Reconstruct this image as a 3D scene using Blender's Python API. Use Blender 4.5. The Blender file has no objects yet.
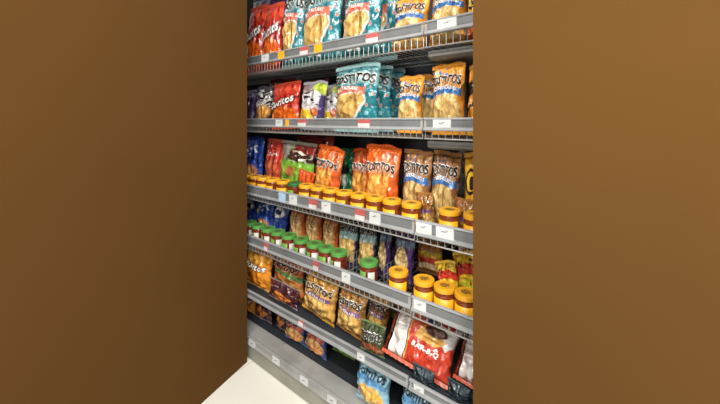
import bpy, bmesh, math, random
from mathutils import Vector, noise, Matrix
random.seed(7)
R = math.radians
S = bpy.context.scene
COL = S.collection
H = 1.465                       # camera height above the floor
F_PX, PSI = 340.0, R(38.8)
SN, CS = math.sin(PSI), math.cos(PSI)

# ------------------------------------------------------------------ helpers
def lin(c):
    out = []
    for v in c:
        v /= 255.0
        out.append(v / 12.92 if v <= .04045 else ((v + .055) / 1.055) ** 2.4)
    return (*out, 1.0)

def ray(px):
    t = (px - 360) / F_PX
    return (-SN + t * CS, CS + t * SN)      # per unit of forward distance

def xat(px, Y):                              # world X seen at column px on the plane Y
    a, b = ray(px)
    return a / b * Y

def zat(px, py, Y):
    a, b = ray(px)
    return H + (120 - py) / (F_PX * b / Y)

def link(o, parent=None):
    COL.objects.link(o)
    if parent is not None:
        o.parent = parent
    return o

def build(name, bm, mats, parent=None, smooth=False):
    me = bpy.data.meshes.new(name)
    bm.normal_update()
    bm.to_mesh(me); bm.free()
    if not isinstance(mats, (list, tuple)): mats = [mats]
    for m in mats: me.materials.append(m)
    if smooth:
        for p in me.polygons: p.use_smooth = True
    return link(bpy.data.objects.new(name, me), parent)

def empty(name, loc, rot=(0, 0, 0)):
    o = bpy.data.objects.new(name, None)
    o.empty_display_size = .05
    o.location = loc; o.rotation_euler = rot
    return link(o)

def tag(o, label, cat, group=None):
    o['label'] = label; o['category'] = cat
    if group: o['group'] = group
    return o

def struct(o):
    o['kind'] = 'structure'; return o

def box(bm, x0, x1, y0, y1, z0, z1, mi=0):
    v = [bm.verts.new(p) for p in ((x0,y0,z0),(x1,y0,z0),(x1,y1,z0),(x0,y1,z0),(x0,y0,z1),(x1,y0,z1),(x1,y1,z1),(x0,y1,z1))]
    for f in ((0,3,2,1),(4,5,6,7),(0,1,5,4),(1,2,6,5),(2,3,7,6),(3,0,4,7)):
        bm.faces.new([v[i] for i in f]).material_index = mi

def tube(bm, pts, r, n=6):
    rings = []
    pts = [Vector(p) for p in pts]
    for i, p in enumerate(pts):
        d = (pts[min(i+1, len(pts)-1)] - pts[max(i-1, 0)]).normalized()
        up = Vector((0,0,1)) if abs(d.z) < .9 else Vector((1,0,0))
        a = d.cross(up).normalized(); b = d.cross(a)
        rings.append([bm.verts.new(p + r*(math.cos(2*math.pi*k/n)*a + math.sin(2*math.pi*k/n)*b)) for k in range(n)])
    for r0, r1 in zip(rings, rings[1:]):
        for k in range(n):
            bm.faces.new((r0[k], r0[(k+1)%n], r1[(k+1)%n], r1[k]))
    bm.faces.new(rings[0][::-1]); bm.faces.new(rings[-1])

def extrude_x(bm, prof, x0, x1, mi=None):
    a = [bm.verts.new((x0, y, z)) for y, z in prof]
    b = [bm.verts.new((x1, y, z)) for y, z in prof]
    n = len(prof)
    for i in range(n):
        f = bm.faces.new((a[i], a[(i+1)%n], b[(i+1)%n], b[i]))
        if mi: f.material_index = mi[i]
    bm.faces.new(a[::-1]); bm.faces.new(b)

def lathe(bm, prof, n=28, cap=True, mi=0):
    rings = []
    for r, z in prof:
        rings.append([bm.verts.new((r*math.cos(2*math.pi*k/n), r*math.sin(2*math.pi*k/n), z)) for k in range(n)])
    for r0, r1 in zip(rings, rings[1:]):
        for k in range(n):
            bm.faces.new((r0[k], r0[(k+1)%n], r1[(k+1)%n], r1[k])).material_index = mi
    if cap:
        bm.faces.new(rings[0][::-1]).material_index = mi; bm.faces.new(rings[-1]).material_index = mi

# ------------------------------------------------------------------ materials
def soft(c, k=.13):
    g = .3*c[0] + .59*c[1] + .11*c[2]
    return tuple(x*(1-k) + g*k for x in c)
class Mat:
    film = False
    def __init__(s, name, rough=.4, spec=.5, metal=0.0):
        s.m = bpy.data.materials.new(name); s.m.use_nodes = True
        s.nt = s.m.node_tree; s.n = s.nt.nodes; s.l = s.nt.links
        s.b = s.n['Principled BSDF']
        s.b.inputs['Roughness'].default_value = rough
        s.b.inputs['Specular IOR Level'].default_value = spec
        s.b.inputs['Metallic'].default_value = metal
        s.X = s.Y = None; s.col = None
    def put(s, sock, v):
        if hasattr(v, 'default_value') or hasattr(v, 'is_output'): s.l.new(v, sock)
        else: sock.default_value = v
    def mth(s, op, a, b=0.0, c=None):
        n = s.n.new('ShaderNodeMath'); n.operation = op
        s.put(n.inputs[0], a); s.put(n.inputs[1], b)
        if c is not None: s.put(n.inputs[2], c)
        return n.outputs[0]
    def sm(s, v, lo, hi):
        n = s.n.new('ShaderNodeMapRange'); n.interpolation_type = 'SMOOTHSTEP'
        s.put(n.inputs[0], v); n.inputs[1].default_value = lo; n.inputs[2].default_value = hi
        return n.outputs[0]
    def mul(s, *a):
        r = a[0]
        for b in a[1:]: r = s.mth('MULTIPLY', r, b)
        return r
    def inv(s, a): return s.mth('SUBTRACT', 1.0, a)
    def tex(s, kind, scale, obj=False, feature=None, detail=2.0, rnd=1.0):
        tc = s.n.new('ShaderNodeTexCoord')
        n = s.n.new('ShaderNodeTex' + kind)
        if kind == 'Voronoi':
            if feature: n.feature = feature
            n.inputs['Randomness'].default_value = rnd
        if kind == 'Noise': n.inputs['Detail'].default_value = detail
        n.inputs['Scale'].default_value = scale
        s.l.new(tc.outputs['Object' if obj else 'UV'], n.inputs['Vector'])
        return n
    def uv(s, wob=.03):
        tc = s.n.new('ShaderNodeTexCoord'); sp = s.n.new('ShaderNodeSeparateXYZ')
        s.l.new(tc.outputs['UV'], sp.inputs[0])
        nz = s.tex('Noise', 5.0); sc = s.n.new('ShaderNodeSeparateColor')
        s.l.new(nz.outputs['Color'], sc.inputs[0])
        s.X = s.mth('MULTIPLY_ADD', s.mth('SUBTRACT', sc.outputs[0], .5), wob*2, sp.outputs[0])
        s.Y = s.mth('MULTIPLY_ADD', s.mth('SUBTRACT', sc.outputs[1], .5), wob*2, sp.outputs[1])
    def base(s, c):
        n = s.n.new('ShaderNodeRGB'); n.outputs[0].default_value = lin(soft(c) if s.film else c); s.col = n.outputs[0]
    def lay(s, c, mask):
        n = s.n.new('ShaderNodeMix'); n.data_type = 'RGBA'
        s.put(n.inputs[0], mask); s.l.new(s.col, n.inputs[6])
        if isinstance(c, tuple): n.inputs[7].default_value = lin(soft(c) if s.film else c)
        else: s.l.new(c, n.inputs[7])
        s.col = n.outputs[2]
    # masks in pouch coordinates (0..1 both ways)
    def rect(s, x0, x1, y0, y1, e=.012):
        return s.mul(s.sm(s.X, x0-e, x0+e), s.inv(s.sm(s.X, x1-e, x1+e)), s.sm(s.Y, y0-e, y0+e), s.inv(s.sm(s.Y, y1-e, y1+e)))
    def dist(s, cx, cy, rx, ry):
        dx = s.mth('DIVIDE', s.mth('SUBTRACT', s.X, cx), rx); dy = s.mth('DIVIDE', s.mth('SUBTRACT', s.Y, cy), ry)
        return s.mth('SQRT', s.mth('ADD', s.mul(dx, dx), s.mul(dy, dy)))
    def ell(s, cx, cy, rx, ry, e=.05):
        return s.inv(s.sm(s.dist(cx, cy, rx, ry), 1-e, 1+e))
    def arch(s, cx, y0, y1, half, rise=.06, e=.012):
        # band between y0 and y1 that bows upward in the middle
        dx = s.mth('DIVIDE', s.mth('SUBTRACT', s.X, cx), half)
        yy = s.mth('SUBTRACT', s.Y, s.mul(s.mth('SUBTRACT', 1.0, s.mul(dx, dx)), rise))
        return s.mul(s.inv(s.sm(s.mth('ABSOLUTE', dx), .96, 1.03)), s.sm(yy, y0-e, y0+e), s.inv(s.sm(yy, y1-e, y1+e)))
    def poly(s, pts, e=.012):
        m = None
        cx = sum(p[0] for p in pts)/len(pts); cy = sum(p[1] for p in pts)/len(pts)
        for (x0, y0), (x1, y1) in zip(pts, pts[1:] + pts[:1]):
            nx, ny = y0-y1, x1-x0; L = math.hypot(nx, ny); nx /= L; ny /= L
            if (cx-x0)*nx + (cy-y0)*ny < 0: nx, ny = -nx, -ny
            d = s.mth('ADD', s.mth('MULTIPLY', s.X, nx), s.mth('MULTIPLY_ADD', s.Y, ny, -(x0*nx+y0*ny)))
            k = s.sm(d, -e, e); m = k if m is None else s.mul(m, k)
        return m
    def chips(s, mask, a, b, edge, scale=7.0, rnd=1.0):
        v = s.tex('Voronoi', scale, rnd=rnd); sc = s.n.new('ShaderNodeSeparateColor')
        d = s.tex('Voronoi', scale, feature='DISTANCE_TO_EDGE', rnd=rnd)
        tcx = s.n.new('ShaderNodeTexCoord'); nz = s.tex('Noise', 4.0, detail=3.0); va = s.n.new('ShaderNodeVectorMath'); va.operation = 'MULTIPLY_ADD'
        s.l.new(nz.outputs['Color'], va.inputs[0]); va.inputs[1].default_value = (.3,.3,0); s.l.new(tcx.outputs['UV'], va.inputs[2])
        for q in (v, d): s.l.new(va.outputs[0], q.inputs['Vector'])
        s.l.new(v.outputs['Color'], sc.inputs[0])
        edge = tuple(int(e*.45 + (x+y)/2*.55) for e, x, y in zip(edge, a, b))
        n = s.n.new('ShaderNodeMix'); n.data_type = 'RGBA'
        s.l.new(sc.outputs[0], n.inputs[0]); n.inputs[6].default_value = lin(a); n.inputs[7].default_value = lin(b)
        n2 = s.n.new('ShaderNodeMix'); n2.data_type = 'RGBA'
        s.l.new(s.sm(d.outputs['Distance'], .0, .13), n2.inputs[0])
        n2.inputs[6].default_value = lin(edge); s.l.new(n.outputs[2], n2.inputs[7])
        s.lay(n2.outputs[2], mask)
    def spots(s, c, scale, size, mask=None, keep=.5, ch=0):
        v = s.tex('Voronoi', scale); sc = s.n.new('ShaderNodeSeparateColor')
        s.l.new(v.outputs['Color'], sc.inputs[0])
        k = s.mul(s.inv(s.sm(v.outputs['Distance'], size*.85, size*1.1)), s.mth('LESS_THAN', sc.outputs[ch], keep))
        if mask is not None: k = s.mul(k, mask)
        s.lay(c, k)
    def slashes(s, c, mask, scale=9.0, th=.57, rot=.7, stretch=4.0):
        tc = s.n.new('ShaderNodeTexCoord'); mp = s.n.new('ShaderNodeMapping')
        mp.inputs['Rotation'].default_value = (0, 0, rot); mp.inputs['Scale'].default_value = (1, stretch, 1)
        n = s.n.new('ShaderNodeTexNoise'); n.inputs['Scale'].default_value = scale/2
        s.l.new(tc.outputs['UV'], mp.inputs[0]); s.l.new(mp.outputs[0], n.inputs['Vector'])
        s.lay(c, s.mul(s.sm(n.outputs['Fac'], th, th+.05), mask))
    def bump(s, scale, strength, obj=True, dist=.01, detail=3.0):
        n = s.tex('Noise', scale, obj=obj, detail=detail)
        b = s.n.new('ShaderNodeBump'); b.inputs['Strength'].default_value = strength; b.inputs['Distance'].default_value = dist
        s.l.new(n.outputs['Fac'], b.inputs['Height']); s.l.new(b.outputs[0], s.b.inputs['Normal'])
    def crinkle(s):
        tc = s.n.new('ShaderNodeTexCoord'); nz = s.tex('Noise', 7.0, obj=True, detail=2.0)
        va = s.n.new('ShaderNodeVectorMath'); va.operation = 'MULTIPLY_ADD'
        s.l.new(nz.outputs['Color'], va.inputs[0]); va.inputs[1].default_value = (.12,.12,.12); s.l.new(tc.outputs['Object'], va.inputs[2])
        mp = s.n.new('ShaderNodeMapping'); mp.inputs['Rotation'].default_value = (0, .6, 0); mp.inputs['Scale'].default_value = (1.0, .4, .45)
        s.l.new(va.outputs[0], mp.inputs[0])
        v = s.n.new('ShaderNodeTexVoronoi'); v.inputs['Scale'].default_value = 24; s.l.new(mp.outputs[0], v.inputs['Vector'])
        n = s.tex('Noise', 34, obj=True, detail=3.0)
        h = s.mth('MULTIPLY_ADD', n.outputs['Fac'], .35, v.outputs['Distance'])
        b = s.n.new('ShaderNodeBump'); b.inputs['Strength'].default_value = 1.0; b.inputs['Distance'].default_value = .026
        s.l.new(h, b.inputs['Height']); s.l.new(b.outputs[0], s.b.inputs['Normal'])
    def done(s):
        s.l.new(s.col, s.b.inputs['Base Color']); return s.m

def plain(name, c, rough=.45, metal=0.0, spec=.5, var=.06, vscale=12.0, bump=0.0):
    m = Mat(name, rough, spec, metal); m.base(c)
    n = m.tex('Noise', vscale, obj=True)
    m.lay(tuple(max(0, x*(1-var*3)) for x in c), m.mul(m.sm(n.outputs['Fac'], .4, .75), .5))
    if bump: m.bump(vscale*4, bump, dist=.002)
    return m.done()

RAIL = plain('rail_grey_plastic', (150,153,154), .42)
RAIL_IN = plain('rail_channel', (112,115,117), .45)
WIRE = plain('wire_zinc', (170,172,170), .32, metal=.5)
PAN = plain('shelf_pan_grey', (104,103,99), .45)
DARK = plain('back_panel_charcoal', (38,43,48), .6)
DARKDECK = plain('deck_dark', (44,50,56), .55)
BASEGREY = plain('base_grey_enamel', (158,158,154), .42, var=.1, vscale=7)
KICK = plain('kick_grey', (150,150,138), .6)
T_WHITE = plain('tag_white', (208,210,210), .5)
T_RED = plain('tag_red', (186,92,88), .5)
T_YEL = plain('tag_yellow', (240,176,40), .5)
T_BLUE = plain('tag_blue', (170,200,226), .5)
LID_INK = plain('lid_print', (84,72,48), .5)
T_INK = plain('tag_ink', (130,130,132), .6)
INK = plain('print_black', (18,17,18), .35)
INKW = plain('print_white', (240,238,232), .35)
INKB = plain('print_blue', (28,64,140), .35)
INKR = plain('print_red', (200,36,34), .35)
SEAL_CACHE = {}

# ------------------------------------------------------------------ lettering
TXT = {}
def text_mesh(ch, off):
    k = (ch, off)
    if k not in TXT:
        cu = bpy.data.curves.new('t', 'FONT'); cu.body = ch; cu.offset = off; cu.resolution_u = 2
        cu.fill_mode = 'FRONT'; cu.dimensions = '2D'
        ob = bpy.data.objects.new('t', cu); COL.objects.link(ob)
        bpy.context.view_layer.update()
        ev = ob.evaluated_get(bpy.context.evaluated_depsgraph_get()); me = ev.to_mesh()
        vs = [(v.co.x, v.co.y) for v in me.vertices]; fs = [tuple(p.vertices) for p in me.polygons]
        ev.to_mesh_clear()
        bpy.data.objects.remove(ob); bpy.data.curves.remove(cu)
        TXT[k] = (vs, fs)
    return TXT[k]

def lettering(word, width, height, slant=0.0, jit=0.0, off=.03, arch=0.0, rot=0.0):
    """verts/faces of a word centred on 0,0 fitted to width x height"""
    vs, fs = [], []; x = 0.0; rnd = random.Random(len(word) * 13 + 5)
    for i, ch in enumerate(word):
        v, f = text_mesh(ch, off)
        if not v: x += .35; continue
        lo = min(p[0] for p in v); hi = max(p[0] for p in v)
        a = rnd.uniform(-1, 1) * jit * .35; dy = rnd.uniform(-1, 1) * jit * .16; cx = (lo+hi)/2
        b0 = len(vs)
        for px, py in v:
            qx, qy = px-cx, py-.35
            vs.append((x + (hi-lo)/2 + qx*math.cos(a) - qy*math.sin(a), .35 + dy + qx*math.sin(a) + qy*math.cos(a)))
        fs += [tuple(b0 + k for k in t) for t in f]
        x += hi - lo + .06
    tot = x - .06
    out = []
    for px, py in vs:
        nx = (px/tot - .5); ny = (py/.7 - .5)
        X = nx*width + slant*ny*height; Y = ny*height + arch*(1-4*nx*nx)
        out.append((X*math.cos(rot) - Y*math.sin(rot), X*math.sin(rot) + Y*math.cos(rot)))
    return out, fs

# ------------------------------------------------------------------ chip bags
SEALF = .055       # share of the height taken by each crimped seal
class Pouch:
    def __init__(s, w, h, t, seed):
        s.w, s.h, s.t, s.seed = w, h, t, seed
    def prof(s, a, b):
        return max(0, 1-abs(a)**2.3)**.65 * max(0, 1-abs(b)**2.6)**.6
    def zoff(s, a, v):
        return s.h*v*(.035*noise.noise(Vector((a*1.3, s.seed*2.3, 5.0))) - .014*a*a)
    def pt(s, u, v, side=-1, lift=0.0):
        a, b = 2*u-1, 2*v-1
        p = s.prof(a, b)
        x = a*s.w/2*(1 - .075*(1-b*b))
        z = s.h*(SEALF + (1-2*SEALF)*v) + s.zoff(a, v)
        x += s.w*.03*noise.noise(Vector((v*2.6, s.seed*1.7, 11.0)))
        n = noise.noise(Vector((a*2.4+s.seed*3.1, b*3.2, side*4.0)))*.009 + noise.noise(Vector((a*6+s.seed, b*6, side*2.0)))*.004
        n += math.cos(a*13 + s.seed + 2*noise.noise(Vector((a*3, b*3, s.seed))))*.004*abs(b)**3
        n += abs(noise.noise(Vector((a*3.2+b*2.0+s.seed, b*2.2-a*1.1, 7.0))))*.012 - .004
        k = s.t/.075
        y = side*(s.t/2*p + n*k*min(1, p*2.2)) + side*lift
        return (x, y, z)

def pouch_mesh(name, P, mats, words):
    bm = bmesh.new(); uvl = bm.loops.layers.uv.new('UVMap')
    NU, NV = 22, 30
    for side in (-1, 1):
        g = [[bm.verts.new(P.pt(i/NU, j/NV, side)) for i in range(NU+1)] for j in range(NV+1)]
        for j in range(NV):
            for i in range(NU):
                q = [(i,j),(i+1,j),(i+1,j+1),(i,j+1)]
                if side > 0: q = q[::-1]
                f = bm.faces.new([g[b][a] for a, b in q]); f.smooth = True
                for lp, (a, b) in zip(f.loops, q): lp[uvl].uv = (a/NU, b/NV)
    bmesh.ops.remove_doubles(bm, verts=bm.verts, dist=1e-5)
    for (word, cu, cv, wd, ht, opt, mi) in words:
        o = dict(opt); lift = o.pop('lift', .0045)
        vs, fs = lettering(word, wd, ht, **o)
        fs = [t for f in fs for t in ([f] if len(f) == 3 else [(f[0], f[q], f[q+1]) for q in range(1, len(f)-1)])]
        vs = list(vs); mid = {}
        for _ in range(3):                      # split long triangles so the print follows the creases
            out = []
            for t in fs:
                e = [((vs[t[q]][0]-vs[t[(q+1)%3]][0])**2 + (vs[t[q]][1]-vs[t[(q+1)%3]][1])**2, q) for q in range(3)]
                L, q = max(e)
                if L < .022**2: out.append(t); continue
                a, b, c = t[q], t[(q+1)%3], t[(q+2)%3]; kk = (min(a,b), max(a,b))
                if kk not in mid:
                    vs.append(((vs[a][0]+vs[b][0])/2, (vs[a][1]+vs[b][1])/2)); mid[kk] = len(vs)-1
                out += [(a, mid[kk], c), (mid[kk], b, c)]
            fs = out
        bv = []
        for x, y in vs:
            u = min(.97, max(.03, cu + x)); v = min(.97, max(.03, cv + y))
            bv.append(bm.verts.new(P.pt(u, v, -1, lift)))
        for t in fs:
            try: bm.faces.new([bv[k] for k in t]).material_index = mi
            except ValueError: pass
    me = bpy.data.meshes.new(name); bm.to_mesh(me); bm.free()
    for m in mats: me.materials.append(m)
    return me

def seal_mesh(P, top, mat):
    bm = bmesh.new(); n = 26; sh = P.h*SEALF*1.05
    z0, z1 = (P.h*(1-SEALF*1.02), P.h) if top else (P.h*SEALF*1.02, 0)
    rows = []
    for side in (-1, 1):
        for zz, e in ((z0, 0), ((z0+z1)/2, .5), (z1, 1)):
            r = []
            for i in range(n+1):
                a = 2*i/n-1
                y = side*.0009 + .0012*math.sin(i*2.4)*e + .006*e*noise.noise(Vector((a*1.6+P.seed, 0, 3)))
                dz = ((.0016 if i % 2 else -.0016) if e == 1 else 0)
                r.append(bm.verts.new((a*P.w/2 + P.w*.03*noise.noise(Vector(((1 if top else 0)*2.6, P.seed*1.7, 11.0))), y, zz+dz+P.zoff(a, 1 if top else 0))))
            rows.append(r)
    for a, b in ((0,1),(1,2),(3,4),(4,5),(2,5),(0,3)):
        for i in range(n): bm.faces.new((rows[a][i], rows[a][i+1], rows[b][i+1], rows[b][i]))
    bmesh.ops.recalc_face_normals(bm, faces=bm.faces)
    me = bpy.data.meshes.new('seal'); bm.to_mesh(me); bm.free(); me.materials.append(mat)
    return me

DES = {}
def film(name, c, wob=.025, rough=.13):
    m = Mat('film_' + name, rough, .6); m.film = True; m.b.inputs['Coat Weight'].default_value = .7; m.b.inputs['Coat Roughness'].default_value = .07; m.uv(wob); m.base(c); return m
def design(key, size, m, words=(), seal=None, seed=1):
    """words: (text, u, v, width, height, options, ink)"""
    w, h, t = size
    m.crinkle()
    mats = [m.done(), INK, INKW, INKB, INKR]
    ws = []
    for wd in words:
        ws.append(wd)
    DES[key] = dict(P=Pouch(w, h, t, seed), mats=mats, words=ws, seal=plain('seal_' + key, soft(seal or (200,200,200)), .28), mesh=None)

CHIP = ((226,192,128), (204,160,88), (150,104,48))
def tost(v, w=.9, h=.14, outline=True, **o):
    o = dict(dict(jit=.5, off=.045, slant=.1), **o)
    r = []
    if outline: r.append(('TOSTITOS', .5, v, w, h, dict(o, off=.095, lift=.0046), 2))
    r.append(('TOSTITOS', .5, v, w, h, dict(o, lift=.0062), 1))
    return r
def banner(word, v, w=.5, h=.05, ink=2, arch=.05, **o):
    return [(word, .5, v, w, h, dict(dict(off=.02, arch=arch), **o), ink)]
def dori(v, w=.8, h=.15, rot=.22, u=.5):
    o = dict(slant=.25, jit=.35, rot=rot)
    return [('Doritos', u, v, w, h, dict(o, off=.11, lift=.0046), 1), ('Doritos', u, v, w, h, dict(o, off=.03, lift=.0062), 2)]

# teal bag, coral ribbon
m = film('teal', (22,122,136))
m.spots((126,186,192), 11, .42, None, .45, 0); m.spots((224,112,86), 11, .3, None, .3, 1); m.spots((64,158,168), 17, .4, None, .4, 2)
m.lay((170,208,206), m.mul(m.rect(-.1, 1.1, .72, .93, .05), .55))
hexa = [(.05,.3),(.25,.1),(.5,.09),(.77,.44),(.72,.56),(.1,.56)]
m.lay((222,232,226), m.poly([(.015,.3),(.23,.06),(.53,.05),(.82,.44),(.76,.58),(.07,.58)]))
m.chips(m.poly(hexa), (228,192,120), (206,162,88), (120,84,40), 2.6)
m.lay((228,108,82), m.arch(.41, .53, .64, .37, .05))
design('teal', (.30,.40,.10), m, tost(.80, .94, .14) + [('RESTAURANT', .41, .615, .52, .055, dict(off=.02, arch=.04), 2)], (150,196,198), 1)
# orange bag of round chips, blue ribbon
def rounds(key, c, top, seed, dim=1.0):
    m = film(key, c)
    m.spots(top, 9, .36, m.rect(-.1, 1.1, .86, 1.1, .02), .8)
    m.chips(m.ell(.5, .24, .46, .36), *[tuple(int(x*dim) for x in k) for k in ((236,204,136),(216,176,104),(164,118,56))], 5.0)
    m.lay((58,122,196), m.arch(.5, .52, .63, .46, .06))
    design(key, (.24,.31,.085), m, tost(.78, .9, .14) + banner('RONDES-ROUNDS', .625, .74, .055), c, seed)
rounds('rounds', (244,156,34), (70,130,200), 2)
rounds('rounds_tan', (176,120,66), (66,96,150), 3, .94)
# red bag, white script
m = film('red', (204,44,28)); m.lay((232,70,40), m.rect(-.1,1.1,.78,.92,.03)); m.slashes((110,20,18), m.rect(0,1,.4,.8,.1), 7, .56, .5)
m.chips(m.mul(m.ell(.5,.2,.5,.26,.2), .9), (244,140,40), (226,90,30), (170,50,20), 5)
design('red', (.23,.30,.08), m, dori(.58, .86, .17), (214,70,44), 4)
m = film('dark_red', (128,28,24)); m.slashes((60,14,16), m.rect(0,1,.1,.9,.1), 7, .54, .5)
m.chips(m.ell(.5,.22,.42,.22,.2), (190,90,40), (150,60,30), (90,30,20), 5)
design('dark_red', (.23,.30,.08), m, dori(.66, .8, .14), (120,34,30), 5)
# black and white bag with orange chips
m = film('monochrome', (46,44,50)); m.slashes((226,224,220), m.rect(0,1,.35,.95,.1), 8, .5, .8); m.chips(m.ell(.5,.4,.48,.2,.2), (248,196,110), (232,150,60), (150,80,30), 5)
design('monochrome', (.2,.26,.07), m, dori(.6, .7, .12), (80,78,84), 6)
# white bag, purple side, lime corner, yellow foot
m = film('white', (218,212,214)); m.slashes((34,30,44), m.rect(.05,.9,.45,.85,.1), 8, .54, .9, 3)
m.lay((62,48,104), m.poly([(.82,-.1),(1.2,-.1),(1.2,.9),(.9,.86)], .03)); m.lay((178,196,44), m.poly([(.6,.84),(1.1,.72),(1.1,1.1),(.6,1.1)], .03))
m.lay((246,200,40), m.poly([(-.1,-.1),(.8,-.1),(.66,.36),(-.1,.5)], .03)); m.lay((206,100,60), m.ell(.74,.34,.14,.1))
m.lay((110,64,54), m.mul(m.rect(-.1,.5,.82,1.1,.05), .8))
design('white', (.21,.28,.08), m, [], (150,150,160), 7)
# orange bag
def orange(key, c, seed, low):
    m = film(key, c); m.spots((250,140,60), 13, .36, m.rect(-.1,1.1,.8,1.1,.02), .5)
    m.lay((250,190,130), m.mul(m.ell(.5,.7,.48,.1,.3), .5))
    m.chips(m.poly([(.1,.06),(.14,.58),(.8,.6),(.7,.02)], .04), (246,190,96), (228,140,52), (170,80,30), 5)
    m.spots((120,90,40), 16, .22, m.rect(.1,.8,0,.55), .4)
    design(key, (.23,.31,.08), m, tost(.71, .84, .12), c, seed)
orange('orange', (226,88,20), 8, 0)
orange('orange_deep', (206,74,18), 9, 0)
# blue bag, chip picture
m = film('blue', (38,78,180)); m.slashes((22,46,120), m.rect(0,1,0,1,.1), 6, .54, .9, 2)
m.chips(m.ell(.56,.3,.3,.14,.3), (244,200,150), (228,140,70), (180,90,40), 5); m.lay((236,196,60), m.poly([(.12,.5),(.2,.5),(.36,.8),(.28,.8)], .02))
m.slashes((220,226,236), m.rect(.15,.85,.66,.9,.05), 8, .53, .4, 3)
design('blue', (.22,.28,.075), m, [], (34,70,160), 10)
m = film('navy', (30,56,140)); m.lay((240,238,236), m.ell(.5,.72,.34,.14,.2)); m.lay((24,44,112), m.mul(m.ell(.5,.72,.2,.07,.2), 1.0)); m.slashes((120,140,190), m.rect(.1,.9,.1,.6,.1), 7, .57, .9, 2)
design('navy', (.2,.26,.07), m, [], (40,70,150), 11)
# small red
m = film('scarlet', (206,52,34)); m.slashes((240,210,190), m.rect(.2,.8,.7,.8,.03), 12, .5, .1, 2); m.chips(m.ell(.5,.32,.4,.3,.3), (222,120,80), (190,70,50), (120,30,24), 5)
design('scarlet', (.18,.28,.07), m, [], (214,84,64), 12)
# green bag, grey-brown top
m = film('green', (124,190,50), .06); m.lay((66,40,34), m.poly([(-.1,.7),(1.1,.62),(1.1,.86),(-.1,.92)], .04)); m.lay((156,150,138), m.poly([(-.1,.74),(.3,.66),(.4,1.1),(-.1,1.1)], .05)); m.lay((140,36,28), m.poly([(.4,.86),(1.1,.8),(1.1,1.1),(.4,1.1)], .04))
m.slashes((236,228,206), m.rect(.2,.95,.64,.92,.04), 9, .55, .5, 3); m.chips(m.ell(.4,.42,.16,.12,.4), (206,120,70), (170,80,50), (110,130,50), 6)
design('green', (.26,.30,.08), m, [], (150,150,136), 13)
m = film('emerald', (18,112,62)); m.slashes((12,40,34), m.rect(0,1,.4,.9,.1), 6, .5, .9, 2); m.lay((196,204,190), m.ell(.4,.4,.26,.14,.3)); m.lay((14,24,22), m.ell(.46,.6,.2,.1,.3))
design('emerald', (.2,.28,.07), m, [], (30,90,60), 14)
m = film('ember', (226,82,22)); m.chips(m.ell(.5,.4,.46,.34,.3), (240,120,50), (214,60,26), (160,40,20), 5)
design('ember', (.2,.16,.05), m, [], (226,90,34), 15)
# yellow bag with black ring
m = film('yellow', (246,176,30)); m.lay((22,20,18), m.ell(.42,.66,.32,.18)); m.lay((248,196,40), m.ell(.42,.66,.25,.135)); m.lay((22,20,18), m.ell(.46,.64,.13,.1)); m.chips(m.rect(-.1,1.1,-.1,.34,.05), (240,120,50), (222,60,30), (240,190,120), 6)
design('yellow', (.2,.31,.07), m, [], (246,190,60), 16)
m = film('amber', (240,144,24)); m.lay((20,18,18), m.poly([(-.1,.5),(.6,.62),(.6,.84),(-.1,.74)], .02)); m.lay((20,18,18), m.poly([(-.1,.28),(.5,.4),(.5,.46),(-.1,.34)], .02)); m.spots((70,110,180), 10, .3, m.rect(-.1,1.1,0,.2), .8)
design('amber', (.2,.30,.07), m, [], (240,160,40), 17)
# tan bags with orange sides
m = film('tan', (200,92,32)); m.chips(m.ell(.52,.42,.36,.42,.12), (216,184,130), (190,150,94), (140,96,50), 6); m.lay((112,84,52), m.rect(-.1,1.1,.84,1.1,.04)); m.lay((206,70,36), m.mul(m.poly([(.3,.0),(1.1,.3),(1.1,.16),(.4,-.1)], .03), .9))
design('tan', (.22,.24,.075), m, [], (150,110,70), 18)
# clear bag with pale blue band
m = film('pale_blue', (62,54,84)); m.lay((148,186,192), m.rect(-.1,1.1,.58,.76,.03)); m.lay((50,46,58), m.rect(-.1,1.1,.76,1.1,.03)); m.chips(m.rect(.08,.94,.08,.6,.04), (238,208,140), (212,172,98), (150,106,54), 6)
design('pale_blue', (.19,.28,.075), m, tost(.85, .9, .13), (80,80,96), 19)
# purple bag with oval window
m = film('purple', (72,42,112)); m.lay((120,170,190), m.mul(m.rect(-.1,1.1,.72,.84,.03), .5)); m.chips(m.ell(.5,.42,.34,.3,.06), (226,204,150), (190,160,100), (110,84,60), 6)
design('purple', (.19,.27,.075), m, [], (70,60,90), 20)
# red and yellow snack bag
m = film('fiesta', (186,110,30)); m.spots((150,120,40), 8, .4, None, .6); m.lay((222,50,26), m.arch(.5,.16,.34,.6,.05)); m.lay((242,200,40), m.rect(-.1,1.1,.34,.46,.04)); m.lay((236,200,150), m.arch(.5,.03,.15,.42,.06)); m.lay((120,90,40), m.mul(m.rect(-.1,1.1,.76,1.1,.04), .7))
design('fiesta', (.2,.26,.07), m, [], (140,90,40), 21)
m = film('sunshine', (246,198,28)); m.lay((224,52,28), m.arch(.5,.5,.72,.55,.12)); m.lay((206,210,40), m.ell(.5,.34,.34,.18,.2)); m.spots((222,48,28), 7, .34, m.rect(0,1,0,.45), .5); m.slashes((30,26,20), m.rect(.1,.9,.74,.92,.03), 12, .55, .3, 2)
design('sunshine', (.2,.2,.065), m, [], (246,206,60), 22)
m = film('beige', (206,196,186)); m.chips(m.ell(.55,.66,.34,.24,.1), (190,136,70), (160,104,50), (130,80,40), 3)
design('beige', (.2,.24,.07), m, [], (200,200,200), 23)
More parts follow.
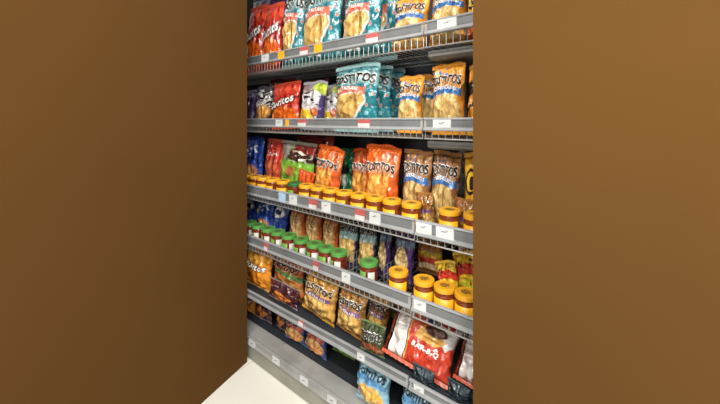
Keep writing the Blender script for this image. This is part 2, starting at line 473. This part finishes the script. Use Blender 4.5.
# golden bag, white script
m = film('gold', (238,140,20)); m.lay((250,180,60), m.mul(m.ell(.4,.8,.5,.14,.4), .7)); m.chips(m.ell(.5,.24,.4,.2,.3), (250,170,60), (236,130,24), (190,90,20), 4)
design('gold', (.22,.28,.085), m, dori(.58, .84, .17, -.05), (240,170,70), 24)
m = film('salsa_orange', (214,112,54)); m.spots((180,190,120), 9, .3, m.rect(0,1,.8,1.1), .7); m.lay((96,146,76), m.arch(.55,.42,.54,.5,.05)); m.chips(m.ell(.6,.26,.4,.16,.1), (226,176,96), (204,140,66), (140,90,40), 5)
design('salsa_orange', (.25,.30,.085), m, tost(.7, .8, .13), (210,130,80), 25)
m = film('maroon', (84,34,44)); m.slashes((196,180,180), m.rect(0,1,.55,.9,.1), 8, .6, .6, 3); m.lay((232,134,36), m.poly([(.12,.2),(.3,.56),(.86,.34),(.5,.04)], .03)); m.lay((200,96,24), m.poly([(.3,.2),(.5,.4),(.7,.24),(.5,.1)], .03))
design('maroon', (.2,.24,.055), m, [], (150,130,134), 26)
# golden tortilla bag, lilac ribbon
def multi(key, c, seed, words=True):
    m = film(key, c); m.spots((176,140,176), 9, .3, m.rect(-.1,1.1,.78,1.1,.03), .6); m.spots((240,190,90), 14, .3, None, .4, 2)
    m.chips(m.ell(.5,.24,.44,.26,.1), (232,196,118), (210,164,84), (160,112,50), 6)
    m.lay((142,96,146), m.poly([(.12,.44),(.9,.44),(.9,.555),(.12,.555)]))
    design(key, (.25,.31,.09), m, (tost(.68, .86, .14) + banner('MULTIGRAIN', .498, .6, .06, arch=0)) if words else [], c, seed)
multi('golden', (214,152,52), 27)
multi('bronze', (178,120,48), 28)
multi('caramel', (168,108,44), 29, False)
m = film('lime', (66,80,46)); m.lay((190,96,58), m.mul(m.ell(.5,.16,.5,.2,.3), .8)); m.spots((92,108,64), 8, .3, None, .4)
design('lime', (.26,.2,.06), m, tost(.62, .84, .26), (110,130,80), 30)
# red and white barbecue bag
m = film('barbecue', (214,56,28)); m.lay((230,96,50), m.mul(m.ell(.4,.8,.3,.2,.5), .7))
m.lay((24,20,20), m.rect(-.1,.33,-.1,1.1,.006)); m.lay((232,226,222), m.rect(.075,.315,-.1,1.1,.006)); m.lay((24,20,20), m.rect(.04,.06,-.1,1.1,.006)); m.lay((208,50,28), m.rect(-.1,.04,-.1,1.1,.006)); m.lay((236,170,70), m.rect(.33,.345,-.1,1.1,.006))
m.lay((238,236,232), m.poly([(.56,.98),(1.0,.98),(.98,.56),(.88,.46),(.72,.7)], .01)); m.lay((36,74,150), m.poly([(.44,.94),(.7,.96),(.64,.8),(.48,.8)], .01)); m.lay((206,40,38), m.poly([(.7,.96),(.92,.94),(.9,.84),(.7,.84)], .01))
m.lay((232,168,70), m.poly([(.42,.46),(.5,.74),(.9,.6),(.74,.44)], .01)); m.lay((84,38,26), m.ell(.7,.7,.16,.1))
design('barbecue', (.34,.32,.08), m, [('BAR-B-Q', .62, .34, .4, .08, dict(jit=.2, off=.04, slant=.2, lift=.008), 2)], (214,90,60), 31)
m = film('slate', (44,58,66)); m.lay((66,84,92), m.rect(-.1,1.1,.62,.9,.05)); m.slashes((30,36,44), m.rect(0,1,0,.6,.1), 6, .52, .5, 2)
design('slate', (.2,.12,.045), m, [], (70,90,100), 32)
# light blue bag
m = film('sky', (128,186,214)); m.lay((70,140,196), m.arch(.5,.56,.7,.46,.07)); m.chips(m.ell(.52,.3,.38,.3,.08), (240,200,90), (222,166,60), (170,112,40), 6); m.lay((214,110,80), m.ell(.16,.26,.1,.12,.3))
design('sky', (.23,.27,.08), m, tost(.84, .84, .13, False), (150,196,216), 33)
m = film('cobalt', (48,74,140)); m.lay((120,150,196), m.mul(m.rect(-.1,1.1,.7,1.1,.05), .6)); m.chips(m.ell(.5,.3,.44,.32,.1), (246,206,130), (236,150,80), (200,90,50), 5); m.lay((228,102,78), m.arch(.5,.56,.72,.44,.06))
design('cobalt', (.19,.25,.065), m, tost(.84, .84, .14), (90,110,160), 34)
m = film('leaf', (122,186,44)); m.chips(m.rect(-.1,1.1,.58,1.1,.05), (196,176,120), (160,140,90), (110,96,60), 6); m.lay((170,214,80), m.mul(m.ell(.5,.3,.4,.2,.4), .6))
design('leaf', (.2,.22,.06), m, [], (150,180,90), 35)
m = film('violet', (52,36,76)); m.slashes((210,206,216), m.rect(.2,.9,.1,.6,.1), 7, .62, .9, 3)
design('violet', (.24,.30,.07), m, [], (120,116,140), 36)

YK = [1.33, 1.3226, 1.25, 1.22, 1.20]
RT = [.428, .010, -.412, -.716, -1.042]
RB = [.368, -.046, -.477, -.776, -1.086]
DK = [.322, -.072, -.494, -.795, -1.080]
BASE_Y, BASE_DECK = 1.20, -1.315
def deck(k): return H + (DK[k] if k < 5 else BASE_DECK) + .004
def front(k): return YK[k] if k < 5 else BASE_Y
NAMES = {}
def bag(key, k, xl, xr, ytop, dy, label, group=None, lean=5, roll=0, yaw=0, name='chip_bag', lift=0, thick=1.0, hh=None):
    D = DES[key]; P = D['P']
    if D['mesh'] is None:
        D['mesh'] = (pouch_mesh('pouch', P, D['mats'], D['words']), seal_mesh(P, True, D['seal']), seal_mesh(P, False, D['seal']))
    Y = front(k) + dy
    x0, x1 = xat(xl, Y), xat(xr, Y)
    w = x1 - x0; xm = (x0+x1)/2
    pm = 360 + F_PX*(xm*CS + Y*SN)/(-xm*SN + Y*CS)
    zb = deck(k) + lift; h = max(.06, zat(pm, ytop, Y) - zb)
    r = R(roll)
    up = abs(math.sin(r))*w/2
    yaw += random.Random(label).uniform(-5, 5); roll_ = random.Random(label + 'r').uniform(-1.5, 1.5)
    root = empty(name, (xm - math.sin(r)*h/2, Y, zb + up + .002), (R(-lean), r + R(roll_), R(yaw)))
    root.rotation_mode = 'XYZ'
    if hh: h = hh
    if 1 <= k <= 5:
        ceil_ = H + DK[k-1] - (.07 if (k < 3 and xm > XJ-.12) else .022)
        if Y + h*math.sin(R(lean)) + .03 > YK[k-1] - .02: h = min(h, (ceil_ - zb)/math.cos(R(lean)))
    if roll: h = max(.06, (h - up)/math.cos(r))
    root.scale = (w/P.w*1.02, thick*1.05, h/P.h)
    tag(root, label, 'chip bag', group)
    for nm, me in zip(('pouch', 'seal', 'seal'), D['mesh']):
        link(bpy.data.objects.new(nm, me), root)
    return root

# ------------------------------------------------------------------ the setting
def wallmat():
    m = Mat('brown_wall_paint', .95, .05); m.base((91,63,31))
    n = m.tex('Noise', 1.5, obj=True); m.lay((88,61,30), m.sm(n.outputs['Fac'], .4, .7)); return m.done()
WALL = wallmat()
m = Mat('pale_floor_tile', .35); m.base((240,238,226))
n = m.tex('Noise', 3.0, obj=True); m.lay((232,230,218), m.mul(m.sm(n.outputs['Fac'], .45, .7), .6))
br = m.n.new('ShaderNodeTexBrick'); br.inputs['Scale'].default_value = 1.0; br.offset = 0
for kk, vv in (('Mortar Size', .003), ('Brick Width', .6), ('Row Height', .6)): br.inputs[kk].default_value = vv
tc = m.n.new('ShaderNodeTexCoord'); m.l.new(tc.outputs['Object'], br.inputs['Vector']); m.lay((196,194,180), m.mul(br.outputs['Fac'], .6))
FLOOR = m.done()
bm = bmesh.new(); box(bm, -6, 4, -5, 2.0, -.06, 0); struct(build('floor', bm, FLOOR))
WY = 1.175
cxl = xat(247, WY)
bm = bmesh.new()
pl = [(cxl, WY), (cxl-3.5, WY), (cxl-3.5, -1.2), (cxl+.62, -1.2)]
a = [bm.verts.new((x, y, .0)) for x, y in pl]; b = [bm.verts.new((x, y, 3.1)) for x, y in pl]
for i in range(4): bm.faces.new((a[i], a[(i+1)%4], b[(i+1)%4], b[i]))
bm.faces.new(a[::-1]); bm.faces.new(b); bmesh.ops.recalc_face_normals(bm, faces=bm.faces)
struct(build('wall_left', bm, WALL))
bm = bmesh.new(); box(bm, xat(473, 1.125), 3.5, 1.125, WY, 0, 3.1); struct(build('wall_right', bm, WALL))

# ------------------------------------------------------------------ shelving
XL, XR, XJ = -2.9, -.36, -.708
YB = 1.80
g = empty('shelf_gondola', (XJ, YB, 0))
tag(g, 'dark-backed grey shelving unit standing on the pale floor, holding all the snack shelves', 'shelving unit')
def local(o): o.location = -g.location; return o
bm = bmesh.new(); box(bm, XL, XR, YB, YB+.03, .02, 2.6); local(build('back_panel', bm, DARK, g))
for x in (XL+.02, XJ, XR-.02):
    bm = bmesh.new(); box(bm, x-.02, x+.02, YB-.045, YB-.001, .02, 2.4)
    for i in range(30): box(bm, x-.004, x+.004, YB-.0462, YB-.044, .2+i*.07, .2+i*.07+.03, 1)
    local(build('upright', bm, [PAN, DARK], g))
bm = bmesh.new()
extrude_x(bm, [(1.205,H-1.32),(1.205,H-1.33),(1.285,H-1.33),(1.285,H-1.313)], XL, XR-.06)
local(build('base_lip', bm, BASEGREY, g))
bm = bmesh.new(); box(bm, XL, XR-.06, 1.286, YB-.05, H-1.34, H+BASE_DECK); local(build('base_deck', bm, DARKDECK, g))
bm = bmesh.new(); box(bm, XL, XR-.08, 1.203, 1.223, .0, H-1.34); local(build('kick_plate', bm, KICK, g))
def rail_profile(y, t, b):
    return [(y, t), (y-.004, t), (y-.007, t-.006), (y-.004, t-.010), (y-.001, t-.012), (y-.003, b+.016), (y-.008, b+.013), (y-.011, b+.004), (y-.008, b), (y+.013, b), (y+.013, b+.003), (y+.004, b+.004), (y+.004, t)]
def price_tag(parent, px, k, w, mat, off):
    Y = front(k) - .007
    t, b = (RT[k], RB[k]) if k < 5 else (-1.327, -1.376)
    t += H; b += H
    x = xat(px, Y)
    bm = bmesh.new(); box(bm, x-w/2, x+w/2, Y-.003, Y+.003, b+.006, t-.008)
    mm = [mat, T_INK, T_WHITE]
    if mat is T_WHITE:
        box(bm, x-w*.2, x+w*.08, Y-.0036, Y-.003, t-.027, t-.0235, 1); box(bm, x-w*.02, x+w*.2, Y-.0036, Y-.003, t-.021, t-.019, 1)
    elif mat is T_RED:
        box(bm, x-w/2+.001, x+w/2-.001, Y-.0036, Y-.003, b+.008, b+.030, 2)
    return build('price_tag', bm, mm, parent)
bm = bmesh.new(); extrude_x(bm, rail_profile(BASE_Y, H-1.327, H-1.376), XL, XR-.06)
br_ = local(build('price_rail', bm, BASEGREY, g))
for px in (252, 276, 304, 332): price_tag(br_, px, 5, .06, T_WHITE, 0)

ORD = ['top', 'second', 'third', 'fourth', 'fifth']
TAGS = {0: [(265,.07,T_WHITE),(281,.055,T_YEL),(304,.07,T_RED),(318,.06,T_YEL),(372,.075,T_RED),(447,.085,T_WHITE)],
        1: [(279,.06,T_WHITE),(287,.025,T_YEL),(302,.07,T_RED),(364,.075,T_RED),(442,.08,T_WHITE)],
        2: [(282,.055,T_BLUE),(293,.06,T_WHITE),(313,.06,T_RED),(326,.06,T_WHITE),(360,.06,T_RED),(375,.06,T_WHITE),(424,.07,T_WHITE),(445,.075,T_WHITE)],
        3: [(266,.035,T_RED),(316,.04,T_RED),(346,.05,T_WHITE),(420,.055,T_WHITE)],
        4: [(301,.04,T_RED),(361,.04,T_WHITE),(419,.045,T_WHITE)]}
for k in range(5):
    y, t, b, d = YK[k], H+RT[k], H+RB[k], H+DK[k]
    for bay, (x0, x1) in enumerate(((XL, XJ-.004), (XJ+.004, XR))):
        if bay: y -= .004
        s = empty('wire_shelf' if k < 4 else 'metal_shelf', ((x0+x1)/2, y, d))
        side = ['long left', 'short right'][bay]
        where = {0: '', 1: ' at eye level', 2: '', 3: ', carrying ' + ('green-lidded jars' if not bay else 'three yellow-lidded jars'), 4: ', below all jars'}[k]; kindw = 'wire' if k < 4 else 'solid'
        tag(s, f'grey {kindw} shelf, {ORD[k]} from the top in the {side} bay{where}', 'shelf', 'display shelves')
        def loc(o): o.location = -s.location; return o
        bm = bmesh.new(); extrude_x(bm, rail_profile(y, t, b), x0, x1); 
        rl = loc(build('price_rail', bm, RAIL, s))
        bm = bmesh.new(); box(bm, x0+.012, x1-.012, y-.0042, y-.0022, b+.018, t-.013)
        build('label_channel', bm, RAIL_IN, rl)
        if k < 4:
            bm = bmesh.new(); sp = .030
            n = int((x1-x0)/sp)
            for i in range(n+1):
                x = x0+.004 + i*(x1-x0-.008)/n
                tube(bm, [(x, y-.004+.008, t-.004), (x, y+.004, d-.0045), (x, y+.012, d-.0045), (x, YB-.05, d-.0045)], .0017, 5)
            for yy, zz, r in ((y+.0, d-.008, .0032), (y+.16, d-.009, .003), (y+.31, d-.009, .003), (YB-.052, d-.009, .003)):
                tube(bm, [(x0, yy, zz), (x1, yy, zz)], r, 6)
            loc(build('wire_deck', bm, WIRE, s))
            if bay:
                bm = bmesh.new()
                z = d-.02
                y_ = y+.03; pr = [(y_, z), (y_, z-.024), (y_+.016, z-.034), (YB-.05, z-.034), (YB-.05, z-.028), (y_+.02, z-.028), (y_+.008, z-.022), (y_+.008, z)]
                if k < 2: extrude_x(bm, pr, x0, x1); loc(build('shelf_pan', bm, PAN, s))
                else: bm.free()
        else:
            bm = bmesh.new(); box(bm, x0, x1, y+.005, YB-.05, d-.012, d); loc(build('deck_panel', bm, DARKDECK, s))
        if k == 3 and not bay:
            for px in (357, 376.5, 391.2):
                yy0 = y+.105; xd = xat(px, y+.172)
                bm = bmesh.new()
                for zz in (.02, .06, .1): tube(bm, [(xd, y+.11, d+zz), (xd, YB-.06, d+zz)], .0016, 5)
                for q in range(8): tube(bm, [(xd, y+.11+q*.03, d-.002), (xd, y+.11+q*.03, d+.1)], .0016, 5)
                loc(build('wire_divider', bm, WIRE, s))
        for px, w, mt in TAGS[k]:
            if (px > 412 + (15 if k < 2 else 0)) == bool(bay): price_tag(rl, px, k, w, mt, 0)
        for x in (x0+.03, x1-.03):
            bm = bmesh.new()
            pr = [(YB-.05, d-.014), (YB-.05, d-.09), (YB-.08, d-.09), (y+.12, d-.022), (y+.12, d-.014)]
            extrude_x(bm, pr, x-.0015, x+.0015); bmesh.ops.recalc_face_normals(bm, faces=bm.faces)
            if k != 3 or bay: loc(build('bracket', bm, PAN, s))
            else: bm.free()

# ------------------------------------------------------------------ jars
def glass(name, a, b):
    m = Mat(name, .12, .6); m.base(a); n = m.tex('Noise', 60, obj=True); m.lay(b, m.sm(n.outputs['Fac'], .45, .65)); return m.done()
SALSA = glass('salsa_through_glass', (118,44,24), (84,28,18))
QUESO = glass('brown_dip_through_glass', (124,58,26), (96,40,20))
LIDY, LIDG, LIDD = plain('lid_yellow', (228,164,36), .35), plain('lid_green', (84,148,68), .35), plain('lid_dark_green', (40,104,52), .35)
def lab(name, c, c2):
    m = Mat(name, .45); m.base(c); m.spots(c2, 22, .3, None, .5)
    return m.done()
LABY, LABG, LABW = plain('label_yellow', (238,172,24), .4), plain('label_green', (104,160,62), .4), plain('label_pale', (196,196,186), .4)
JR, JH = .042, .128
def jar_protos():
    out = {}
    prof = [(.035,0),(.040,.004),(JR,.012),(JR,.092),(.0415,.102),(.038,.110)]
    bm = bmesh.new(); lathe(bm, prof); jm = {}
    base = build('glass_body', bm, SALSA, None, True)
    def mesh_of(o):
        me = o.data; bpy.data.objects.remove(o); return me
    body_s = mesh_of(base)
    bm = bmesh.new(); lathe(bm, prof); body_q = mesh_of(build('glass_body', bm, QUESO, None, True))
    def lid(mt):
        bm = bmesh.new()
        lathe(bm, [(.0425,.107),(.0438,.108),(.0438,.121),(.0428,.1252),(.0395,.1268),(.038,.1258),(.0355,.1258)], 36)
        # ribbed skirt and print on the top
        for q in range(36):
            a = 2*math.pi*q/36; c, s_ = math.cos(a), math.sin(a)
            bmm = [bm.verts.new((c*.0441 - s_*e, s_*.0441 + c*e, z)) for e, z in ((-.0012,.110),(.0012,.110),(.0012,.119),(-.0012,.119))]
            bm.faces.new(bmm)
        for yy, w in ((.010,.030),(-.001,.042),(-.012,.026)):
            x0, x1, y0, y1 = -w/2, w/2, yy-.0036, yy+.0036
            f = bm.faces.new([bm.verts.new(p) for p in ((x0,y0,.1264),(x1,y0,.1264),(x1,y1,.1264),(x0,y1,.1264))]); f.material_index = 1
        return mesh_of(build('lid', bm, [mt, LID_INK], None))
    def label(mt, a0, a1):
        bm = bmesh.new(); n = 20; r = JR+.0008; z0, z1 = .014, .086
        g0 = []
        for q in range(n+1):
            a = R(a0 + (a1-a0)*q/n)
            g0.append([bm.verts.new((math.cos(a)*rr, math.sin(a)*rr, z)) for rr, z in ((r,z0),(r,z1),(JR-.0005,z1),(JR-.0005,z0))])
        for p, q in zip(g0, g0[1:]):
            for i in range(4): bm.faces.new((p[i], q[i], q[(i+1)%4], p[(i+1)%4]))
        bm.faces.new(g0[0]); bm.faces.new(g0[-1][::-1]); bmesh.ops.recalc_face_normals(bm, faces=bm.faces)
        return mesh_of(build('label', bm, mt, None, True))
    ly, lg, ld = lid(LIDY), lid(LIDG), lid(LIDD)
    return {'yellow': [('glass_body',body_q),('lid',ly),('label',label(LABY,-175,-15))],
            'green': [('glass_body',body_s),('lid',lg),('label',label(LABG,-165,-75)),('label',label(LABW,-60,-15))],
            'dark': [('glass_body',body_s),('lid',ld),('label',label(LABG,-165,-75))]}
JP = jar_protos()
def spread(row, k, dy=.062, step=.0895):
    """columns of a row of jars, nudged so that neighbours touch but do not cut into each other"""
    Y = front(k) + dy; xs = [xat(p, Y) for p in row]
    for i in range(len(xs)-2, -1, -1): xs[i] = min(xs[i], xs[i+1]-step)
    return [360 + F_PX*(x*CS + Y*SN)/(-x*SN + Y*CS) for x in xs]
def jar(kind, k, px, dy, label, group, rz=0):
    Y = front(k) + dy
    o = empty('dip_jar', (xat(px, Y), Y, deck(k)), (0, 0, R(rz)))
    tag(o, label, 'jar', group)
    for nm, me in JP[kind]: link(bpy.data.objects.new(nm, me), o)
NTH = ['first','second','third','fourth','fifth','sixth','seventh','eighth','ninth','tenth','eleventh','twelfth','thirteenth','fourteenth','fifteenth','sixteenth']
row = spread([249,256,264,273,283.5,295,306.5,318.5,331,344.5,359,375,392,411.5], 2)
for i, px in enumerate(row):
    if i == 5: jar('dark', 2, px, .062, 'dark-green-lidded jar standing among the yellow lids on the third shelf', 'jars along the third shelf front', 20)
    else: jar('yellow', 2, px, .062, f'yellow-lidded jar of brown dip, {NTH[i]} from the left along the third shelf front', 'jars along the third shelf front', random.uniform(-30,30))
jar('yellow', 2, 449.5, .062, 'yellow-lidded dip jar standing alone at the right of the third shelf', 'jars along the third shelf front')
jar('yellow', 2, 475, .062, 'yellow-lidded jar cut off by the right wall on the third shelf', 'jars along the third shelf front')
row = spread([250,258.5,268.5,278,289,301.5,314.5,326.5,339], 3)
for i, px in enumerate(row):
    jar('green', 3, px, .062, f'green-lidded salsa jar, {NTH[i]} from the left on the fourth shelf', 'green-lidded salsa jars', random.uniform(-25,25))
jar('green', 3, 369, .062, 'green-lidded salsa jar standing apart beside the wire dividers on the fourth shelf', 'green-lidded salsa jars')
jar('yellow', 3, 398.5, .064, 'yellow-lidded jar next to the lone green-lidded jar on the fourth shelf', 'yellow-lidded jars on the fourth shelf', 15)
for i, px in enumerate((424, 444.7, 466)):
    jar('yellow', 3, px, .062, ['leftmost', 'middle', 'rightmost'][i] + ' of the three yellow-lidded jars in front of the red and yellow bags', 'yellow-lidded jars on the fourth shelf', [20,5,-5][i])

# ------------------------------------------------------------------ bags
# top shelf
G = 'chip bags on the top shelf'
bag('red', 0, 245, 262, 4, .09, 'red chip bag with white script, leftmost on the top shelf', G)
bag('red', 0, 263, 279.5, 1, .085, 'red chip bag between its red twin and a teal bag, top shelf', G)
bag('violet', 0, 247, 283, -12, .24, 'dark violet bag behind the two red bags on the top shelf', G)
bag('teal', 0, 283, 303, -14, .10, 'narrow-looking teal tortilla chip bag beside the red bags, top shelf', G)
bag('teal', 0, 303, 340, -20, .095, 'teal tortilla chip bag, middle one of three in the top shelf front row', G)
bag('teal', 0, 341, 381, -22, .095, 'teal tortilla chip bag at the right of the top shelf teal row', G)
bag('teal', 0, 360, 397, -22, .235, 'teal bag peeking out behind the right teal bag, top shelf', G)
bag('rounds', 0, 392, 428, -4, .10, 'orange round-chip bag with blue ribbon, left one on the top shelf', G, roll=4)
bag('rounds', 0, 431, 467, -20, .09, 'orange round-chip bag above the white price tag, right bay top shelf', G, roll=3)
bag('yellow', 0, 467, 486, -24, .10, 'yellow bag with black emblem at the right end of the top shelf', G)
# second shelf
G = 'chip bags on the second shelf'
bag('violet', 1, 242, 254.5, 90, .09, 'dark violet bag, leftmost on the second shelf', G)
bag('monochrome', 1, 256, 270, 86, .09, 'black and white bag with orange chips on the second shelf', G)
bag('red', 1, 270, 299, 82, .09, 'red chip bag with white script on the second shelf', G, roll=-3)
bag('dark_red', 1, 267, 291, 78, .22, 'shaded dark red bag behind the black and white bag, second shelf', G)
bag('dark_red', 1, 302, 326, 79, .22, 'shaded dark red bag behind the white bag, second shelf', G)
bag('white', 1, 300, 324, 81, .085, 'white bag with purple side and yellow foot on the second shelf', G, roll=3)
bag('white', 1, 322, 341, 84, .19, 'white bag half hidden behind the large teal bag, second shelf', G)
bag('teal', 1, 335, 379, 56, .09, 'large teal tortilla chip bag with coral ribbon standing on the second shelf', G, lean=2, hh=.372)
for j, (dy, w) in enumerate(((.215, 'directly behind'), (.335, 'rearmost, behind'))):
    Y = YK[1] + .09; x0, x1 = xat(335, Y), xat(379, Y); Y2 = YK[1] + dy
    pxs = [360 + F_PX*(x*CS + Y2*SN)/(-x*SN + Y2*CS) for x in (x0, x1)]
    bag('teal', 1, pxs[0], pxs[1], 58+j*3, dy, f'teal tortilla chip bag {w} the large teal one, second shelf', G, lean=2, hh=.365)
bag('rounds', 1, 398, 422, 75, .12, 'orange round-chip bag beside the teal stack, second shelf', G, roll=2)
bag('rounds', 1, 416, 441, 74, .245, 'orange round-chip bag tucked behind its neighbours, second shelf', G, roll=6)
bag('rounds', 1, 432, 466, 59, .09, 'tall bright orange round-chip bag in the right bay of the second shelf', G, lean=2)
bag('amber', 1, 467, 484, 64, .10, 'amber and black bag at the right end of the second shelf', G)
# third shelf
G = 'chip bags on the third shelf'
bag('blue', 2, 244, 261, 137, .175, 'blue bag with white script, leftmost on the third shelf', G)
bag('scarlet', 2, 264, 281, 139, .20, 'narrow scarlet bag between blue and green bags, third shelf', G, roll=2)
bag('green', 2, 280, 313, 142, .185, 'leaf green bag with dark brown top behind the yellow lids', G, roll=4)
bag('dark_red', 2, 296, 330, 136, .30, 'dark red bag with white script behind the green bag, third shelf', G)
bag('ember', 2, 297, 312, 171, .125, 'low orange-red bag in front of the green bag, third shelf', G, thick=.6, lean=2, roll=14)
bag('orange', 2, 314, 340, 147, .16, 'bright orange tortilla chip bag alone beside the dark green bag', G, roll=6)
bag('emerald', 2, 338, 356, 149, .30, 'dark green bag between the orange bags on the third shelf', G)
bag('orange_deep', 2, 349, 375, 150, .25, 'deep orange tortilla chip bag behind the larger orange one, third shelf', G)
bag('orange', 2, 365, 398, 146, .15, 'large orange tortilla chip bag in front of its deep orange twin', G, roll=2)
bag('rounds_tan', 2, 401, 430, 150, .175, 'tan round-chip bag with blue ribbon, left of the pair on the third shelf', G, roll=2)
bag('rounds_tan', 2, 430.5, 458.5, 149, .175, 'tan round-chip bag with blue ribbon, right of the pair on the third shelf', G, roll=4)
bag('yellow', 2, 464.5, 486, 149, .18, 'yellow bag with black ring at the right end of the third shelf', G)
bag('caramel', 2, 417, 434, 193, .124, 'small caramel bag slumped in the gap between yellow-lidded jars', G, thick=.5, roll=-6, lean=1)
bag('caramel', 2, 456, 478, 199, .122, 'small caramel bag slumped behind the lone yellow-lidded jar', G, thick=.5, lean=1)
# fourth shelf
G = 'chip bags on the fourth shelf'
bag('navy', 3, 244, 256, 194, .17, 'navy bag, leftmost on the fourth shelf', G)
bag('blue', 3, 257, 273, 197, .17, 'blue bag with chip picture behind the green lids', G, roll=4)
bag('navy', 3, 273, 286.5, 199, .17, 'navy bag with white emblem beside the tan bags, fourth shelf', G, roll=6)
bag('tan', 3, 290, 304, 203, .18, 'tan bag with orange sides, left of three on the fourth shelf', G)
bag('tan', 3, 305, 320, 206, .18, 'tan bag with orange sides, middle of three on the fourth shelf', G)
bag('tan', 3, 322, 337, 210, .18, 'tan bag with orange sides, right of three on the fourth shelf', G)
bag('pale_blue', 3, 338, 355.5, 218, .17, 'clear chip bag with pale blue band, left of the pair', G)
bag('pale_blue', 3, 358.5, 375, 220, .17, 'clear chip bag with pale blue band, right of the pair', G)
bag('purple', 3, 378.5, 389.5, 224, .18, 'narrow purple bag beside the pale blue banded bags', G)
bag('purple', 3, 394, 413, 226, .16, 'wide purple bag with oval chip window behind the yellow-lidded jar', G, roll=3)
bag('fiesta', 3, 417, 442, 224, .36, 'red and yellow bag standing deep on the wire deck of the fourth shelf', G)
bag('beige', 3, 456, 478, 240, .28, 'beige bag with brown chip behind the yellow and red bags', G)
bag('sunshine', 3, 437, 458, 263, .15, 'small yellow and red bag slumped left behind the yellow-lidded jars', G, roll=-14, thick=.7)
bag('sunshine', 3, 456, 482, 254, .18, 'bigger yellow and red bag slumped right behind the yellow-lidded jars', G, roll=-12, thick=.8)
# fifth shelf
G = 'chip bags on the fifth shelf'
bag('gold', 4, 247, 270, 245, .09, 'golden orange bag with white script, leftmost on the fifth shelf', G, roll=1)
bag('salsa_orange', 4, 273, 304, 253, .15, 'orange tortilla chip bag with green ribbon behind the maroon bag', G, roll=2)
bag('maroon', 4, 270, 297, 284, .065, 'maroon bag with orange triangle chip on the fifth shelf', G, roll=3, thick=.7)
bag('golden', 4, 304, 336, 266, .09, 'golden tortilla chip bag with lilac ribbon, nearest one on the fifth shelf', G, roll=6)
bag('golden', 4, 300, 322, 262, .27, 'golden bag mostly hidden behind the lilac-ribboned bag', G)
bag('bronze', 4, 338, 365, 279, .09, 'bronze tortilla chip bag with lilac ribbon, right of the golden one', G, roll=6)
bag('bronze', 4, 368, 388, 288, .17, 'bronze bag half hidden behind the lime bag, fifth shelf', G, roll=10)
bag('caramel', 4, 389, 409, 294, .32, 'caramel bag beside the red and white barbecue bag', G, roll=10)
bag('lime', 4, 361, 384, 324, .055, 'low olive green tortilla chip bag left of the barbecue bag', G, roll=0, thick=.7)
bag('barbecue', 4, 387, 452, 308, .055, 'large red and white barbecue chip bag leaning back on the fifth shelf', G, roll=9, lean=37, yaw=9, lift=.0, hh=.27)
bag('barbecue', 4, 458, 522, 318, .10, 'second red and white barbecue bag cut off at the right', G, roll=8, lean=34, yaw=6, lift=.01, hh=.25)
bag('slate', 4, 412, 434, 368, .035, 'small slate grey packet lying under the barbecue bag', G, name='snack_packet', thick=.6)
bag('slate', 4, 446, 470, 384, .045, 'small slate grey packet at the right end of the fifth shelf', G, name='snack_packet', thick=.6)
# bottom deck
G = 'chip bags on the bottom deck'
bag('gold', 5, 243, 255, 288, .14, 'golden orange bag, leftmost on the bottom deck', G)
bag('maroon', 5, 256, 271.5, 294, .14, 'maroon bag with orange chip, left one on the bottom deck', G)
bag('maroon', 5, 276, 288, 302, .15, 'maroon bag with orange chip, right one on the bottom deck', G)
bag('cobalt', 5, 286, 305, 318, .13, 'blue chip bag with coral ribbon, left of the pair on the bottom deck', G)
bag('cobalt', 5, 305, 327, 327, .13, 'blue chip bag with coral ribbon, right of the pair on the bottom deck', G)
bag('leaf', 5, 333, 354, 338, .22, 'lime green bag set back on the bottom deck', G)
bag('sky', 5, 356, 389, 364, .045, 'light blue tortilla chip bag standing on the bottom deck', G)
bag('sky', 5, 401, 434, 378, .05, 'light blue bag cut off by the bottom edge, right bay', G)

# ------------------------------------------------------------------ light
w = bpy.data.worlds.new('World'); S.world = w; w.use_nodes = True
w.node_tree.nodes['Background'].inputs[0].default_value = (1, .98, .95, 1)
w.node_tree.nodes['Background'].inputs[1].default_value = .37
def area(name, loc, rot, sx, sy, e, c=(1, .97, .92)):
    l = bpy.data.lights.new(name, 'AREA'); l.shape = 'RECTANGLE'; l.size = sx; l.size_y = sy; l.energy = e; l.color = c
    o = bpy.data.objects.new(name, l); o.location = loc; o.rotation_euler = rot; link(o)
for x in (-2.2, -.9, .4): area('ceiling_and_fill_lamp', (x, -.75, 3.3), (R(30), 0, 0), 1.2, .09, 51)
area('ceiling_and_fill_lamp', (-.6, -2.2, 3.3), (R(45), 0, 0), 3.0, .12, 60)
area('ceiling_and_fill_lamp', (1.3, -.6, 3.2), (R(22), R(36), 0), .12, 2.0, 130)  # added fill lamp, no real fixture, turned to brighten the left wall

# ------------------------------------------------------------------ camera
cam = bpy.data.cameras.new('camera'); cam.sensor_width = 36; cam.lens = F_PX/720*36
cam.shift_y = -82/720; cam.clip_start = .02
co = bpy.data.objects.new('camera', cam); co.location = (0, 0, H); co.rotation_euler = (R(90), 0, PSI)
link(co); S.camera = co
S.view_settings.view_transform = 'Standard'; S.view_settings.look = 'None'
S.view_settings.gamma = 1; S.view_settings.exposure = -0.12
